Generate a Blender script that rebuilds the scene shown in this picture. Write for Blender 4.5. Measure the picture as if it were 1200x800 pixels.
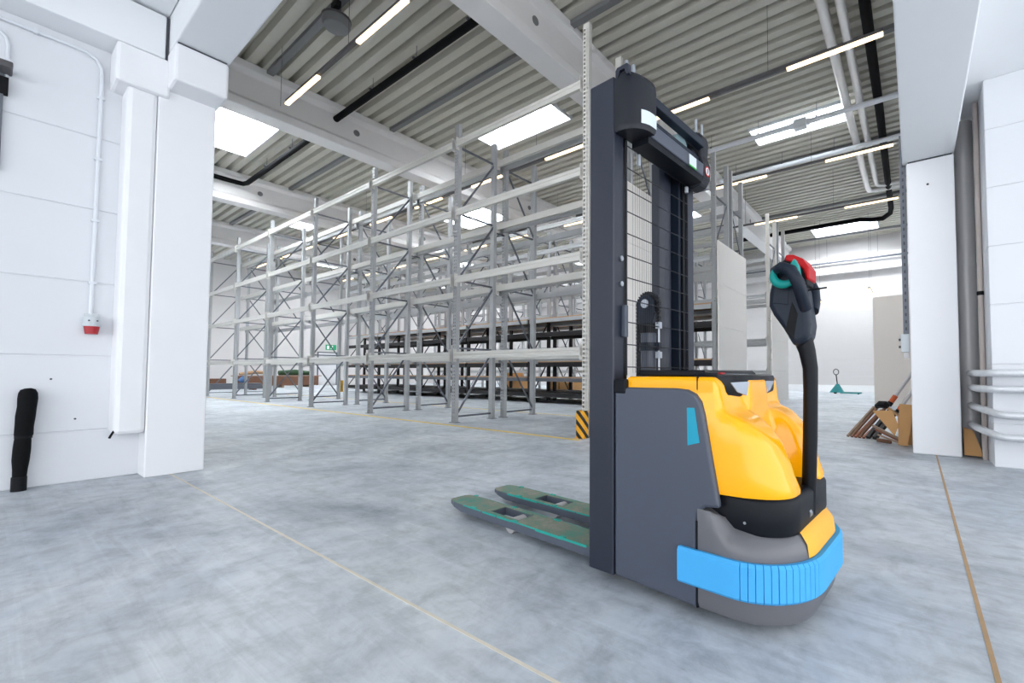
import bpy, bmesh, math, random
from mathutils import Vector, Matrix
random.seed(7)
for o in list(bpy.data.objects): bpy.data.objects.remove(o)
SC = bpy.context.scene
COL = SC.collection
PI = math.pi

# ------------------------------------------------------------------ camera
EYE = Vector((0, 0, 0.86))
_yaw, _pit, _rol = math.radians(36.417), math.radians(2.148), math.radians(.179)
_F = Vector((-math.sin(_yaw) * math.cos(_pit), math.cos(_yaw) * math.cos(_pit), math.sin(_pit)))
_R = Vector((math.cos(_yaw), math.sin(_yaw), 0)); _U = _R.cross(_F)
_R = (_R * math.cos(_rol) + _U * math.sin(_rol)).normalized(); _U = _R.cross(_F)
cam = bpy.data.cameras.new('camera'); cam.sensor_width = 36; cam.lens = 523.12 / 1200 * 36
cam.shift_x = -85.15 / 1200; cam.shift_y = 17.0 / 1200; cam.clip_start = .05; cam.clip_end = 200
co = bpy.data.objects.new('camera', cam); COL.objects.link(co)
M = Matrix.Identity(4)
for i in range(3):
    M[i][0], M[i][1], M[i][2], M[i][3] = _R[i], _U[i], -_F[i], EYE[i]
co.matrix_world = M
SC.camera = co

# ------------------------------------------------------------------ world / light / exposure
W = bpy.data.worlds.new('daylight'); SC.world = W; W.use_nodes = True
bg = W.node_tree.nodes['Background']; bg.inputs[0].default_value = (.93, .96, 1.0, 1); bg.inputs[1].default_value = 2.15
SC.view_settings.view_transform = 'Standard'; SC.view_settings.look = 'None'
SC.view_settings.gamma = 1; SC.view_settings.use_curve_mapping = False
SC.view_settings.exposure = 0.72
SKY_EMIT = 26.0
LED_EMIT = 1.5

# ------------------------------------------------------------------ materials
def mat(name, col, rough=.5, metal=0, var=0, scale=6, bump=0, spec=.5, emit=None, estr=0, alpha=None, coat=0):
    m = bpy.data.materials.new(name); m.use_nodes = True
    nt = m.node_tree; b = nt.nodes['Principled BSDF']
    b.inputs['Base Color'].default_value = (*col, 1); b.inputs['Roughness'].default_value = rough
    b.inputs['Metallic'].default_value = metal; b.inputs['Specular IOR Level'].default_value = spec
    if coat: b.inputs['Coat Weight'].default_value = coat; b.inputs['Coat Roughness'].default_value = .06
    if var or bump:
        tc = nt.nodes.new('ShaderNodeTexCoord'); nz = nt.nodes.new('ShaderNodeTexNoise')
        nz.inputs['Scale'].default_value = scale; nz.inputs['Detail'].default_value = 6; nz.inputs['Roughness'].default_value = .6
        nt.links.new(tc.outputs['Object'], nz.inputs['Vector'])
        if var:
            mx = nt.nodes.new('ShaderNodeMix'); mx.data_type = 'RGBA'
            mx.inputs[6].default_value = (*[c * (1 - var) for c in col], 1)
            mx.inputs[7].default_value = (*[min(1, c * (1 + var)) for c in col], 1)
            nt.links.new(nz.outputs['Fac'], mx.inputs[0]); nt.links.new(mx.outputs[2], b.inputs['Base Color'])
        if bump:
            bp = nt.nodes.new('ShaderNodeBump'); bp.inputs['Strength'].default_value = bump; bp.inputs['Distance'].default_value = .01
            nt.links.new(nz.outputs['Fac'], bp.inputs['Height']); nt.links.new(bp.outputs['Normal'], b.inputs['Normal'])
    if emit:
        b.inputs['Emission Color'].default_value = (*emit, 1); b.inputs['Emission Strength'].default_value = estr
    return m

def s2l(r, g, b):
    f = lambda c: c / 12.92 if c <= .04045 else ((c + .055) / 1.055) ** 2.4
    return tuple(f(v / 255) for v in (r, g, b))

def floor_material():
    m = bpy.data.materials.new('polished_concrete'); m.use_nodes = True
    nt = m.node_tree; N = nt.nodes.new; L = nt.links.new; b = nt.nodes['Principled BSDF']
    tc = N('ShaderNodeTexCoord')
    def noise(scale, detail=8, rough=.62, dist=0, vec=None):
        n = N('ShaderNodeTexNoise'); n.inputs['Scale'].default_value = scale; n.inputs['Detail'].default_value = detail
        n.inputs['Roughness'].default_value = rough; n.inputs['Distortion'].default_value = dist
        L(vec or tc.outputs['Object'], n.inputs['Vector']); return n.outputs['Fac']
    def ramp(src, *stops):
        r = N('ShaderNodeValToRGB'); L(src, r.inputs[0])
        while len(r.color_ramp.elements) < len(stops): r.color_ramp.elements.new(.5)
        for e, (p, c) in zip(r.color_ramp.elements, stops): e.position = p; e.color = (*c, 1)
        return r.outputs[0]
    def mix(kind, f, a, c):
        x = N('ShaderNodeMix'); x.data_type = 'RGBA'; x.blend_type = kind
        if hasattr(f, 'is_linked'): L(f, x.inputs[0])
        else: x.inputs[0].default_value = f
        L(a, x.inputs[6]); L(c, x.inputs[7]); return x.outputs[2]
    g = lambda v: (v, v, v)
    base = ramp(noise(.9, 10, .7, .6), (.28, s2l(134, 143, 155)), (.50, s2l(184, 191, 199)), (.72, s2l(213, 217, 220)))
    fine = ramp(noise(7, 10, .72, .4), (.32, g(.62)), (.55, g(1.0)), (.8, g(1.1)))
    c = mix('MULTIPLY', .75, base, fine)
    # trowel sweeps
    mp = N('ShaderNodeMapping'); mp.inputs['Scale'].default_value = (.6, 5, 1); mp.inputs['Rotation'].default_value = (0, 0, .45)
    L(tc.outputs['Object'], mp.inputs['Vector'])
    sweep = ramp(noise(1.6, 8, .7, 1.5, mp.outputs[0]), (.36, g(.74)), (.5, g(1)), (.7, g(1.08)))
    c = mix('MULTIPLY', .45, c, sweep)
    # fine scratches in two directions
    for rot, sc_, st in ((.35, 1.1, .35), (2.2, .9, .3)):
        mp = N('ShaderNodeMapping'); mp.inputs['Scale'].default_value = (.7, 26, 1); mp.inputs['Rotation'].default_value = (0, 0, rot)
        L(tc.outputs['Object'], mp.inputs['Vector'])
        s = ramp(noise(sc_, 3, .5, .8, mp.outputs[0]), (.60, g(1)), (.69, g(1.22)), (.72, g(1)))
        c = mix('MULTIPLY', st, c, s)
    # dark scuffs / stains
    st = ramp(noise(2.3, 5, .6, .9), (.22, g(.62)), (.33, g(1)))
    c = mix('MULTIPLY', .65, c, st)
    st2 = ramp(noise(14, 4, .6, .2), (.20, g(.55)), (.29, g(1)))
    c = mix('MULTIPLY', .5, c, st2)
    warm = ramp(noise(.55, 4, .5), (.45, (1, 1, 1)), (.75, (1.02, 1.0, .95)))
    c = mix('MULTIPLY', .8, c, warm)
    L(c, b.inputs['Base Color'])
    rr = ramp(noise(3, 6, .6), (.3, g(.38)), (.7, g(.60))); L(rr, b.inputs['Roughness'])
    bp = N('ShaderNodeBump'); bp.inputs['Strength'].default_value = .12; bp.inputs['Distance'].default_value = .004
    L(noise(22, 8, .7), bp.inputs['Height']); L(bp.outputs['Normal'], b.inputs['Normal'])
    return m

def stripe_material(name, c1, c2, sx, sz, period):
    m = bpy.data.materials.new(name); m.use_nodes = True
    nt = m.node_tree; N = nt.nodes.new; L = nt.links.new; b = nt.nodes['Principled BSDF']
    tc = N('ShaderNodeTexCoord'); sp = N('ShaderNodeSeparateXYZ'); L(tc.outputs['Object'], sp.inputs[0])
    def mth(op, a, v):
        n = N('ShaderNodeMath'); n.operation = op; L(a, n.inputs[0])
        if isinstance(v, (int, float)): n.inputs[1].default_value = v
        else: L(v, n.inputs[1])
        return n.outputs[0]
    xy = mth('ADD', sp.outputs[0], sp.outputs[1])
    v = mth('ADD', mth('MULTIPLY', xy, sx), mth('MULTIPLY', sp.outputs[2], sz))
    f = mth('GREATER_THAN', mth('FRACT', mth('DIVIDE', v, period), 0), .55)
    mx = N('ShaderNodeMix'); mx.data_type = 'RGBA'; mx.inputs[6].default_value = (*c1, 1); mx.inputs[7].default_value = (*c2, 1)
    L(f, mx.inputs[0]); L(mx.outputs[2], b.inputs['Base Color']); b.inputs['Roughness'].default_value = .45
    return m

def worn_teal():
    m = bpy.data.materials.new('worn_teal_fork_paint'); m.use_nodes = True
    nt = m.node_tree; N = nt.nodes.new; L = nt.links.new; b = nt.nodes['Principled BSDF']
    tc = N('ShaderNodeTexCoord'); n = N('ShaderNodeTexNoise'); n.inputs['Scale'].default_value = 9; n.inputs['Detail'].default_value = 9
    n.inputs['Roughness'].default_value = .75
    L(tc.outputs['Object'], n.inputs['Vector']); r = N('ShaderNodeValToRGB'); L(n.outputs['Fac'], r.inputs[0])
    e = r.color_ramp.elements
    while len(e) < 4: e.new(.5)
    for q, (p, c) in zip(e, ((.30, s2l(36, 138, 122)), (.43, s2l(78, 128, 110)), (.53, s2l(118, 126, 108)), (.70, s2l(148, 142, 132)))):
        q.position = p; q.color = (*c, 1)
    L(r.outputs[0], b.inputs['Base Color']); b.inputs['Roughness'].default_value = .55
    return m

MT = dict(
    floor=floor_material(),
    wall=mat('white_painted_panel', s2l(222, 224, 228), .6, var=.02, scale=3, bump=.03),
    column=mat('white_painted_concrete', s2l(240, 240, 242), .6, var=.02, scale=4, bump=.04),
    farwall=mat('warm_white_panel', s2l(206, 203, 202), .6, var=.02, scale=2),
    girder=mat('pale_grey_concrete', s2l(232, 230, 229), .75, var=.03, scale=3, bump=.03),
    deck=mat('grey_coated_steel_deck', s2l(194, 191, 180), .5, var=.04, scale=1.5),
    purlin=mat('dark_grey_purlin_paint', s2l(118, 119, 121), .55, var=.05),
    soffit=mat('smooth_white_slab', s2l(236, 238, 240), .65, var=.015, scale=3),
    gap=mat('dark_joint_filler', s2l(70, 72, 78), .8),
    joint=mat('pale_joint_sealant', s2l(214, 206, 190), .7, var=.12, scale=14),
    joint2=mat('tan_joint_sealant', s2l(172, 142, 106), .7, var=.15, scale=14),
    yellowline=mat('yellow_floor_paint', s2l(226, 196, 96), .6, var=.12, scale=9),
    glazing=mat('bright_skylight_glazing', (.9, .9, .9), .4, emit=(.93, .97, 1.0), estr=SKY_EMIT),
    curb=mat('white_skylight_curb', s2l(205, 208, 212), .5, var=.03),
    led=mat('warm_led_diffuser', (.9, .85, .75), .4, emit=(1.0, .74, .42), estr=LED_EMIT),
    trunk=mat('dark_trunking', s2l(82, 80, 82), .5, var=.05),
    blackpipe=mat('black_insulation', s2l(14, 15, 17), .8, var=.2, scale=12, bump=.2, spec=.15),
    silver=mat('galvanised_pipe_jacket', s2l(222, 220, 218), .28, .6, var=.08, scale=8, bump=.05),
    ductgrey=mat('grey_duct_steel', s2l(186, 184, 184), .4, .2, var=.08, scale=3),
    beige=mat('beige_pipe_paint', s2l(196, 184, 178), .5, var=.04),
    wrap=mat('white_wrapped_pipe_foil', s2l(216, 218, 221), .32, .4, var=.14, scale=30, bump=.7),
    conduit=mat('white_plastic_conduit', s2l(222, 225, 230), .45, var=.02),
    galv=mat('galvanised_rack_steel', s2l(172, 174, 176), .45, .1, var=.05, scale=5),
    galvd=mat('galvanised_brace_steel', s2l(104, 108, 116), .45, .3, var=.06, scale=5),
    rackwhite=mat('cream_coated_beam_steel', s2l(206, 204, 198), .45, .05, var=.04, scale=4),
    darksteel=mat('black_rack_steel', s2l(34, 32, 34), .5, .2, var=.15, scale=5),
    particle=mat('tan_shelf_board', s2l(176, 142, 108), .7, var=.12, scale=8),
    board=mat('beige_end_board', s2l(238, 233, 227), .6, var=.015, scale=3),
    partition=mat('beige_partition_board', s2l(222, 214, 206), .6, var=.02, scale=3),
    hazard=stripe_material('yellow_black_hazard_paint', s2l(236, 168, 28), s2l(22, 20, 20), 1.0, 1.0, .15),
    guard=mat('yellow_guard_paint', s2l(206, 158, 40), .5, var=.08),
    redplug=mat('red_socket_plastic', s2l(170, 24, 36), .4),
    greyplug=mat('grey_socket_plastic', s2l(196, 202, 206), .45),
    rubber=mat('black_rubber', s2l(15, 16, 19), .6, var=.1, spec=.2),
    # the stacker
    slate=mat('slate_grey_lacquer', s2l(70, 76, 89), .42, .0, var=.04, scale=4),
    mastpaint=mat('dark_slate_mast_lacquer', s2l(33, 38, 52), .42, .0, var=.04, scale=4),
    capgrey=mat('dark_grey_cap_plastic', s2l(29, 31, 38), .45, 0, var=.04, scale=5, spec=.3),
    skirt=mat('charcoal_grey_lacquer', s2l(98, 98, 102), .36, 0, var=.04, scale=5),
    yellow=mat('yellow_orange_lacquer', s2l(255, 176, 0), .14, 0, spec=.5),
    tailyellow=mat('yellow_plastic', s2l(246, 178, 40), .38, 0, var=.05, scale=12),
    blackplastic=mat('black_plastic', s2l(11, 15, 22), .45, 0, var=.06, spec=.2),
    darkplastic=mat('dark_blue_grey_plastic', s2l(24, 33, 46), .45, 0, var=.05, spec=.25),
    blackgloss=mat('glossy_black_steel', s2l(14, 16, 21), .35, 0, spec=.3),
    foam=mat('light_blue_foam', s2l(66, 164, 224), .8, 0, var=.05, scale=30, bump=.1),
    cyan=mat('cyan_sticker', s2l(0, 150, 178), .4),
    teal=mat('teal_plastic', s2l(8, 138, 132), .45, spec=.3),
    red=mat('red_plastic', s2l(176, 2, 10), .45, spec=.25),
    label=mat('pale_sticker', s2l(206, 216, 218), .4),
    green=mat('green_sticker', s2l(40, 200, 60), .5),
    lamp=mat('grey_lamp_glass', s2l(176, 186, 200), .15, .2),
    steel=mat('bare_steel', s2l(172, 176, 182), .3, .85, var=.05),
    pulley=mat('zinc_plated_pulley', s2l(142, 166, 172), .4, .5, var=.08),
    wire=mat('black_guard_wire', s2l(40, 41, 46), .45, .3),
    forktop=worn_teal(),
    forkedge=mat('teal_paint_edge', s2l(26, 160, 146), .5, var=.2, scale=20),
    forkside=mat('grey_fork_steel', s2l(92, 98, 110), .45, .3, var=.1, scale=12),
    cardboard=mat('brown_cardboard', s2l(196, 150, 98), .8, var=.07, scale=6),
    timber=mat('brown_timber', s2l(112, 78, 58), .75, var=.3, scale=10),
    timberred=mat('reddish_timber', s2l(142, 92, 72), .75, var=.25, scale=10),
    timbergrey=mat('weathered_timber', s2l(146, 124, 106), .75, var=.25, scale=10),
    orange=mat('orange_sleeve', s2l(196, 88, 42), .6, var=.08),
    exitgreen=mat('green_exit_sign', s2l(34, 140, 96), .4, emit=s2l(34, 140, 96), estr=.4),
    white=mat('white_plastic', s2l(240, 240, 240), .45),
    door=mat('pale_grey_door', s2l(214, 214, 216), .5, var=.02),
    jack=mat('teal_pallet_jack_paint', s2l(14, 122, 124), .45, var=.05),
    tarp=mat('dark_green_tarp', s2l(44, 74, 46), .8, var=.2, scale=9),
    bluebag=mat('blue_plastic_bag', s2l(66, 104, 150), .6, var=.15),
)

# ------------------------------------------------------------------ mesh helpers
class MB:
    def __init__(s): s.v = []; s.f = []
    def add(s, vs, fs):
        n = len(s.v); s.v += [tuple(p) for p in vs]; s.f += [tuple(i + n for i in f) for f in fs]; return s
    def box(s, x0, x1, y0, y1, z0, z1):
        x0, x1 = min(x0, x1), max(x0, x1); y0, y1 = min(y0, y1), max(y0, y1); z0, z1 = min(z0, z1), max(z0, z1)
        return s.add([(x0, y0, z0), (x1, y0, z0), (x1, y1, z0), (x0, y1, z0), (x0, y0, z1), (x1, y0, z1), (x1, y1, z1), (x0, y1, z1)],
              [(0, 3, 2, 1), (4, 5, 6, 7), (0, 1, 5, 4), (1, 2, 6, 5), (2, 3, 7, 6), (3, 0, 4, 7)])
    def rings(s, rings, caps=True, closed=True):
        n = len(rings[0]); vs = [p for r in rings for p in r]; fs = []
        for i in range(len(rings) - 1):
            for j in range(n if closed else n - 1):
                k = (j + 1) % n; fs.append((i * n + j, i * n + k, (i + 1) * n + k, (i + 1) * n + j))
        if caps:
            fs.append(tuple(range(n - 1, -1, -1))); fs.append(tuple((len(rings) - 1) * n + j for j in range(n)))
        return s.add(vs, fs)
    def prism(s, pts, axis, a, b):
        f = {'y': lambda p, t: (p[0], t, p[1]), 'x': lambda p, t: (t, p[0], p[1]), 'z': lambda p, t: (p[0], p[1], t)}[axis]
        return s.rings([[f(p, a) for p in pts], [f(p, b) for p in pts]])
    def frame(s, d):
        d = d.normalized(); u = d.cross(Vector((0, 0, 1)))
        if u.length < 1e-3: u = d.cross(Vector((0, 1, 0)))
        u.normalize(); return d, u, u.cross(d).normalized()
    def cyl(s, p0, p1, r, n=12, r1=None):
        p0, p1 = Vector(p0), Vector(p1); d, u, w = s.frame(p1 - p0); r1 = r if r1 is None else r1
        ring = lambda p, q: [p + (u * math.cos(a) + w * math.sin(a)) * q for a in [2 * PI * i / n for i in range(n)]]
        return s.rings([ring(p0, r), ring(p1, r1)])
    def bar(s, p0, p1, w, h):
        p0, p1 = Vector(p0), Vector(p1); d, u, q = s.frame(p1 - p0)
        ring = lambda p: [p + u * a * w / 2 + q * b * h / 2 for a, b in ((-1, -1), (1, -1), (1, 1), (-1, 1))]
        return s.rings([ring(p0), ring(p1)])
    def tube(s, pts, r, n=10, sq=1.0):
        pts = [Vector(p) for p in pts]; rs = r if isinstance(r, (list, tuple)) else [r] * len(pts); out = []; pu = None
        for i, p in enumerate(pts):
            d = (pts[min(i + 1, len(pts) - 1)] - pts[max(i - 1, 0)]).normalized()
            if pu is None: _, u, w = s.frame(d)
            else:
                u = (pu - d * pu.dot(d)).normalized(); w = u.cross(d).normalized()
            pu = u
            out.append([p + (u * math.cos(a) + w * math.sin(a) * sq) * rs[i] for a in [2 * PI * j / n for j in range(n)]])
        return s.rings(out)
    def mesh(s, name):
        m = bpy.data.meshes.new(name); m.from_pydata(s.v, [], s.f)
        bm = bmesh.new(); bm.from_mesh(m); bmesh.ops.recalc_face_normals(bm, faces=bm.faces); bm.to_mesh(m); bm.free()
        return m

def obj(name, mb, m, parent=None, bevel=0, smooth=0, loc=None, seg=2):
    me = mb.mesh(name) if isinstance(mb, MB) else mb
    if m is not None and not me.materials: me.materials.append(MT[m] if isinstance(m, str) else m)
    o = bpy.data.objects.new(name, me); COL.objects.link(o)
    if parent: o.parent = parent
    if loc: o.location = loc
    if smooth:
        for p in me.polygons: p.use_smooth = True
        me.set_sharp_from_angle(angle=math.radians(smooth))
    if bevel:
        b = o.modifiers.new('edge', 'BEVEL'); b.width = bevel; b.segments = seg; b.limit_method = 'ANGLE'; b.angle_limit = math.radians(35)
        if smooth == 0 and seg > 1:
            b.harden_normals = False
    return o

def tag(o, label, cat, group=None, kind=None):
    o['label'] = label; o['category'] = cat
    if group: o['group'] = group
    if kind: o['kind'] = kind
    return o

def thing(name, label, cat, loc=(0, 0, 0), rz=0, group=None, kind=None):
    o = bpy.data.objects.new(name, None); COL.objects.link(o); o.empty_display_size = .1
    o.location = loc; o.rotation_euler = (0, 0, rz)
    return tag(o, label, cat, group, kind)

def B(*a): return MB().box(*a)

# ------------------------------------------------------------------ setting: floor
fl = tag(obj('floor', B(-31.3, 6, -9, 24.3, -.2, 0), 'floor'), 'scuffed grey polished concrete floor of the hall', 'floor', kind='structure')
obj('joint_filler', B(-30, 2.6, .974, .986, -.01, .0015), 'joint', fl)
obj('joint_filler', B(.166, .18, -8, 23, -.01, .0015), 'joint2', fl)
tag(obj('floor_line', B(-21.3, -3.45, 4.54, 4.62, 0, .002), 'yellowline'), 'yellow painted line on floor in front of nearest rack', 'floor marking')
tag(obj('floor_line', B(-21.3, -3.45, 7.02, 7.08, 0, .002), 'yellowline'), 'yellow painted line on floor in aisle behind nearest racks', 'floor marking')

# ------------------------------------------------------------------ setting: walls
def coursed_wall(name, label, zs, mk, m):
    w = thing(name, label, 'wall', kind='structure')
    for z0, z1 in zip(zs[:-1], zs[1:]):
        obj('wall_panel', mk(z0 + .0035, z1 - .0035), m, w, bevel=.004, seg=1)
    return w
ZC = [0, .395, .98, 1.565, 2.15, 2.735, 3.47]
wl = coursed_wall('wall_left', 'white wall of broad horizontal panels beside left column', ZC, lambda a, b: B(-5.40, -5.26, -8.5, .95, a, b), 'wall')
obj('wall_core', B(-5.42, -5.268, -8.5, .95, 0, 4.6), 'wall', wl)
wr = coursed_wall('wall_right', 'white paneled wall end facing the hall at right', [0, .395, .95, 1.51, 2.06, 2.62, 3.18, 3.665],
                  lambda a, b: B(.585, 5.5, 5.62, 5.9, a, b), 'wall')
obj('wall_core', B(.59, 5.5, 5.628, 5.9, 0, 3.7), 'wall', wr)
tag(obj('wall_right', B(.585, .8, 5.905, 24.2, 0, 7.6), 'wall'), 'white side wall of the hall behind right column', 'wall', kind='structure')
tag(obj('wall_right_upper', B(.02, .35, 1.3, 5.9, 3.95, 7.6), 'wall'), 'white upper wall over the right downstand beam', 'wall', kind='structure')
tag(obj('wall_right_upper', B(.36, .584, 5.905, 6.9, 3.905, 7.6), 'wall'), 'narrow white wall return above right column', 'wall', kind='structure')
wb = coursed_wall('wall_back', 'pale paneled wall at the far back of the hall', [0, .75, 1.5, 2.25, 3.0, 3.75, 4.6, 5.5],
                  lambda a, b: B(-31, .58, 24.0, 24.15, a, b), 'farwall')
obj('wall_core', B(-31, .58, 24.008, 24.2, 0, 7.6), 'farwall', wb)
wf = coursed_wall('wall_far', 'pale paneled end wall beyond the racks', [0, 1.2, 2.4, 3.6, 4.8, 6.0, 7.55],
                  lambda a, b: B(-31.2, -31, 1.2, 24, a, b), 'farwall')
obj('wall_core', B(-31.3, -31.008, 1.2, 24, 0, 7.6), 'farwall', wf)
tag(obj('wall_front', B(-31, -5.43, 1.0, 1.2, 0, 7.6), 'wall'), 'white wall running behind left column', 'wall', kind='structure')
cw = thing('window_band', 'high clerestory window frame above the cross beam behind the hall edge', 'window', (-5.42, 1.05, 4.36), kind='structure')  # invented unglazed opening out of view, added so daylight reaches the rack fronts
obj('head', B(0, 5.77, 0, .1, 2.72, 2.79), 'curb', cw); obj('sill', B(0, 5.77, 0, .1, 0, .07), 'curb', cw)
for k in range(5): obj('mullion', B(k * 1.42, k * 1.42 + .07, .01, .09, .07, 2.72), 'curb', cw)
tag(obj('baseboard_back', B(-31, .58, 23.93, 24.0, 0, .32), 'white'), 'white plinth along foot of far back wall', 'baseboard', kind='structure')
tag(obj('trim_1', B(-31, .58, 23.7, 24.0, 5.55, 6.3), 'girder'), 'pale concrete edge beam across top of back wall', 'beam', kind='structure')
# low slab and beams around the camera's bay
tag(obj('ceiling_slab', B(.39, 5.5, -8.5, 5.62, 3.67, 3.9), 'soffit'), 'smooth white slab soffit at upper right', 'ceiling', kind='structure')
tag(obj('ceiling_slab', B(.39, .7, 5.62, 6.9, 3.672, 3.9), 'soffit'), 'narrow white slab soffit above round duct', 'ceiling', kind='structure')
tag(obj('ceiling_slab', B(-5.42, .0, -5.0, .86, 3.86, 4.05), 'soffit'), 'white slab soffit over left wall bay', 'ceiling', kind='structure')
db = tag(obj('downstand_beam', B(-.062, .387, -8.5, 6.42, 3.2, 3.95), 'soffit', bevel=.012), 'white downstand beam running to right column', 'beam', kind='structure')
rc = thing('column_right', 'square white concrete column at right', 'column', (.178, 6.24, 0), kind='structure')
obj('shaft', B(-.205, .205, -.21, .21, 0, 3.185), 'column', rc, bevel=.012)
obj('bearing_pad', B(-.19, .19, -.2, .2, 3.185, 3.2), 'gap', rc)
obj('anchor_hole', MB().cyl((-.02, -.2115, 2.91), (-.02, -.209, 2.91), .012, 12), 'gap', rc)
lb = tag(obj('edge_beam', B(-5.42, -5.0, -8.5, .845, 3.475, 3.84), 'soffit', bevel=.01), 'white edge beam along top of left wall', 'beam', kind='structure')
obj('movement_joint', B(-5.2, -5.005, .846, .862, 3.47, 3.84), 'gap', lb)
tag(obj('cross_beam', B(-5.42, .3, .866, 1.225, 3.55, 4.35), 'soffit', bevel=.012), 'white cross beam resting on left column bracket', 'beam', kind='structure')
lc = thing('column_left', 'white concrete column with top brackets at left', 'column', (-5.22, 1.0, 0), kind='structure')
obj('shaft', B(-.2, .20, -.185, .195, 0, 3.54), 'column', lc, bevel=.01)
obj('casing', B(-.2, .197, -.365, -.184, .36, 3.17), 'column', lc, bevel=.03)
obj('bracket', B(-.1, .46, -.14, .215, 3.225, 3.535), 'column', lc, bevel=.022)
obj('bracket', B(-.2, .245, -.44, -.12, 3.15, 3.465), 'column', lc, bevel=.022)
obj('bearing_pad', B(-.05, .44, -.12, .2, 3.536, 3.55), 'gap', lc)

# ------------------------------------------------------------------ setting: girders, deck, skylights
for gx, lab in ((-5.06, 'pale concrete roof girder nearest the camera above rack end'), (-10.98, 'second pale concrete roof girder above the racks'),
                (-17.3, 'third pale concrete roof girder farther left'), (-23.4, 'fourth pale concrete roof girder near far end wall')):
    g = thing('roof_girder', lab, 'beam', (gx, 1.2, 0), kind='structure')
    prof = [(-.22, 6.2), (.22, 6.2), (.22, 6.37), (.11, 6.46), (.11, 6.93), (.24, 7.0), (.24, 7.15), (-.24, 7.15), (-.24, 7.0), (-.11, 6.93), (-.11, 6.46), (-.22, 6.37)]
    obj('girder_body', MB().prism(prof, 'y', 0, 22.8), 'girder', g, bevel=.012, seg=1)
    for y in (4.1, 10.2, 16.2):
        obj('web_cap', MB().cyl((.108, y, 6.70), (.118, y, 6.70), .075, 20), 'purlin', g)

SKY = []      # skylight openings x0,x1,y0,y1 snapped on the deck wave
PITCH = .29; Y0 = 1.2
snap = lambda y: Y0 + round((y - Y0) / PITCH) * PITCH
for x0, x1 in ((-9.25, -6.7), (-15.5, -12.95), (-21.5, -19.0), (-28.0, -25.5)):
    for k, (y0, y1) in enumerate(((2.75, 4.25), (7.45, 8.5), (11.1, 12.6), (15.6, 17.1), (20.0, 21.5))):
        if (k + (x0 < -13) * 1 + (x0 < -19) * 1 + (x0 < -25) * 1) % 2 == 0: continue
        SKY.append((x0, x1, snap(y0), snap(y1)))
SKY += [(-3.3, -1.2, snap(11.5), snap(12.6)), (-3.5, -1.1, snap(21.2), snap(22.7))]
dk = MB()
nw = int((24.0 - Y0) / PITCH) + 1
for k in range(nw):
    ya = Y0 + k * PITCH
    cuts = sorted((s[0], s[1]) for s in SKY if s[2] - 1e-4 <= ya < s[3] - 1e-4)
    xs = [-31.1]; segs = []
    for a, b in cuts: segs.append((xs[-1], a)); xs.append(b)
    segs.append((xs[-1], .6))
    pr = [(0, 7.29), (.03, 7.29), (.065, 7.15), (.225, 7.15), (.26, 7.29), (PITCH, 7.29)]
    for a, b in segs:
        n0 = len(dk.v)
        for (dy, z) in pr: dk.v += [(a, ya + dy, z), (b, ya + dy, z)]
        for i in range(len(pr) - 1): dk.f.append((n0 + 2 * i, n0 + 2 * i + 1, n0 + 2 * i + 3, n0 + 2 * i + 2))
cl = tag(obj('ceiling', dk, 'deck'), 'grey corrugated steel deck roof of the hall', 'ceiling', kind='structure')
obj('roof_insulation', B(-31.3, .8, 1.0, 24.3, 7.95, 8.05), 'deck', cl)
for y in (1.95, 3.42, 6.13, 9.6, 14.0, 18.6, 22.9):
    for xa, xb in ((-31, -23.64), (-23.16, -17.54), (-17.06, -11.22), (-10.74, -5.30), (-4.82, .02)):
        if any(s[2] - .15 < y < s[3] + .15 and s[0] < xb and s[1] > xa for s in SKY): continue
        obj('deck_stiffener', B(xa, xb, y - .06, y + .06, 7.07, 7.15), 'purlin', cl)
for i, (x0, x1, y0, y1) in enumerate(SKY):
    w = thing('window_%d' % (i + 1), 'bright rectangular skylight in the corrugated roof', 'skylight', ((x0 + x1) / 2, (y0 + y1) / 2, 7.1), kind='structure')
    w['group'] = 'skylights in the corrugated roof'
    hx, hy = (x1 - x0) / 2, (y1 - y0) / 2; t = .035
    mb = MB()
    mb.box(-hx - t, hx + t, -hy - t, -hy, 0, .5).box(-hx - t, hx + t, hy, hy + t, 0, .5).box(-hx - t, -hx, -hy, hy, 0, .5).box(hx, hx + t, -hy, hy, 0, .5)
    obj('curb', mb, 'curb', w)
    obj('pane', B(-hx, hx, -hy, hy, .47, .5), 'glazing', w)
    obj('glazing_bar', B(-hx, hx, hy * .72, hy * .72 + .012, .44, .46), 'curb', w)
    obj('opener_rod', MB().cyl((-hx * .8, hy * .3, .36), (-hx * .8, hy, .33), .012, 8), 'trunk', w)

# ------------------------------------------------------------------ ceiling lights on trunking rails
def rail(y, z, x1, n, label, x0lit=-.27):
    t = thing('linear_light_rail', label, 'ceiling light', (0, y, z), group='suspended linear light rails')
    P_ = 2.66; L_ = 1.33
    xe = x0lit - P_ * n + L_
    obj('trunking', B(xe, x1, -.03, .03, .02, .07), 'trunk', t)
    for k in range(n):
        a = x0lit - k * P_
        obj('led_module', B(a - L_, a, -.035, .035, -.025, .02), 'led', t, bevel=.006, seg=1)
        obj('suspension_wire', MB().cyl((a - L_ - .3, 0, .07), (a - L_ - .3, 0, 7.15 - z), .004, 6), 'trunk', t)
rail(3.28, 5.9, -.1, 4, 'nearest linear light rail, passing over left aisle in front of racks', -.10)
rail(7.80, 5.9, -.27, 10, 'linear light rail over the aisle just behind the front double rack')
rail(11.79, 5.9, -.27, 10, 'linear light rail in the middle of the hall beneath the paired sprinkler pipes')
rail(15.48, 5.9, -.27, 10, 'linear light rail farthest back in the hall')

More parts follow.
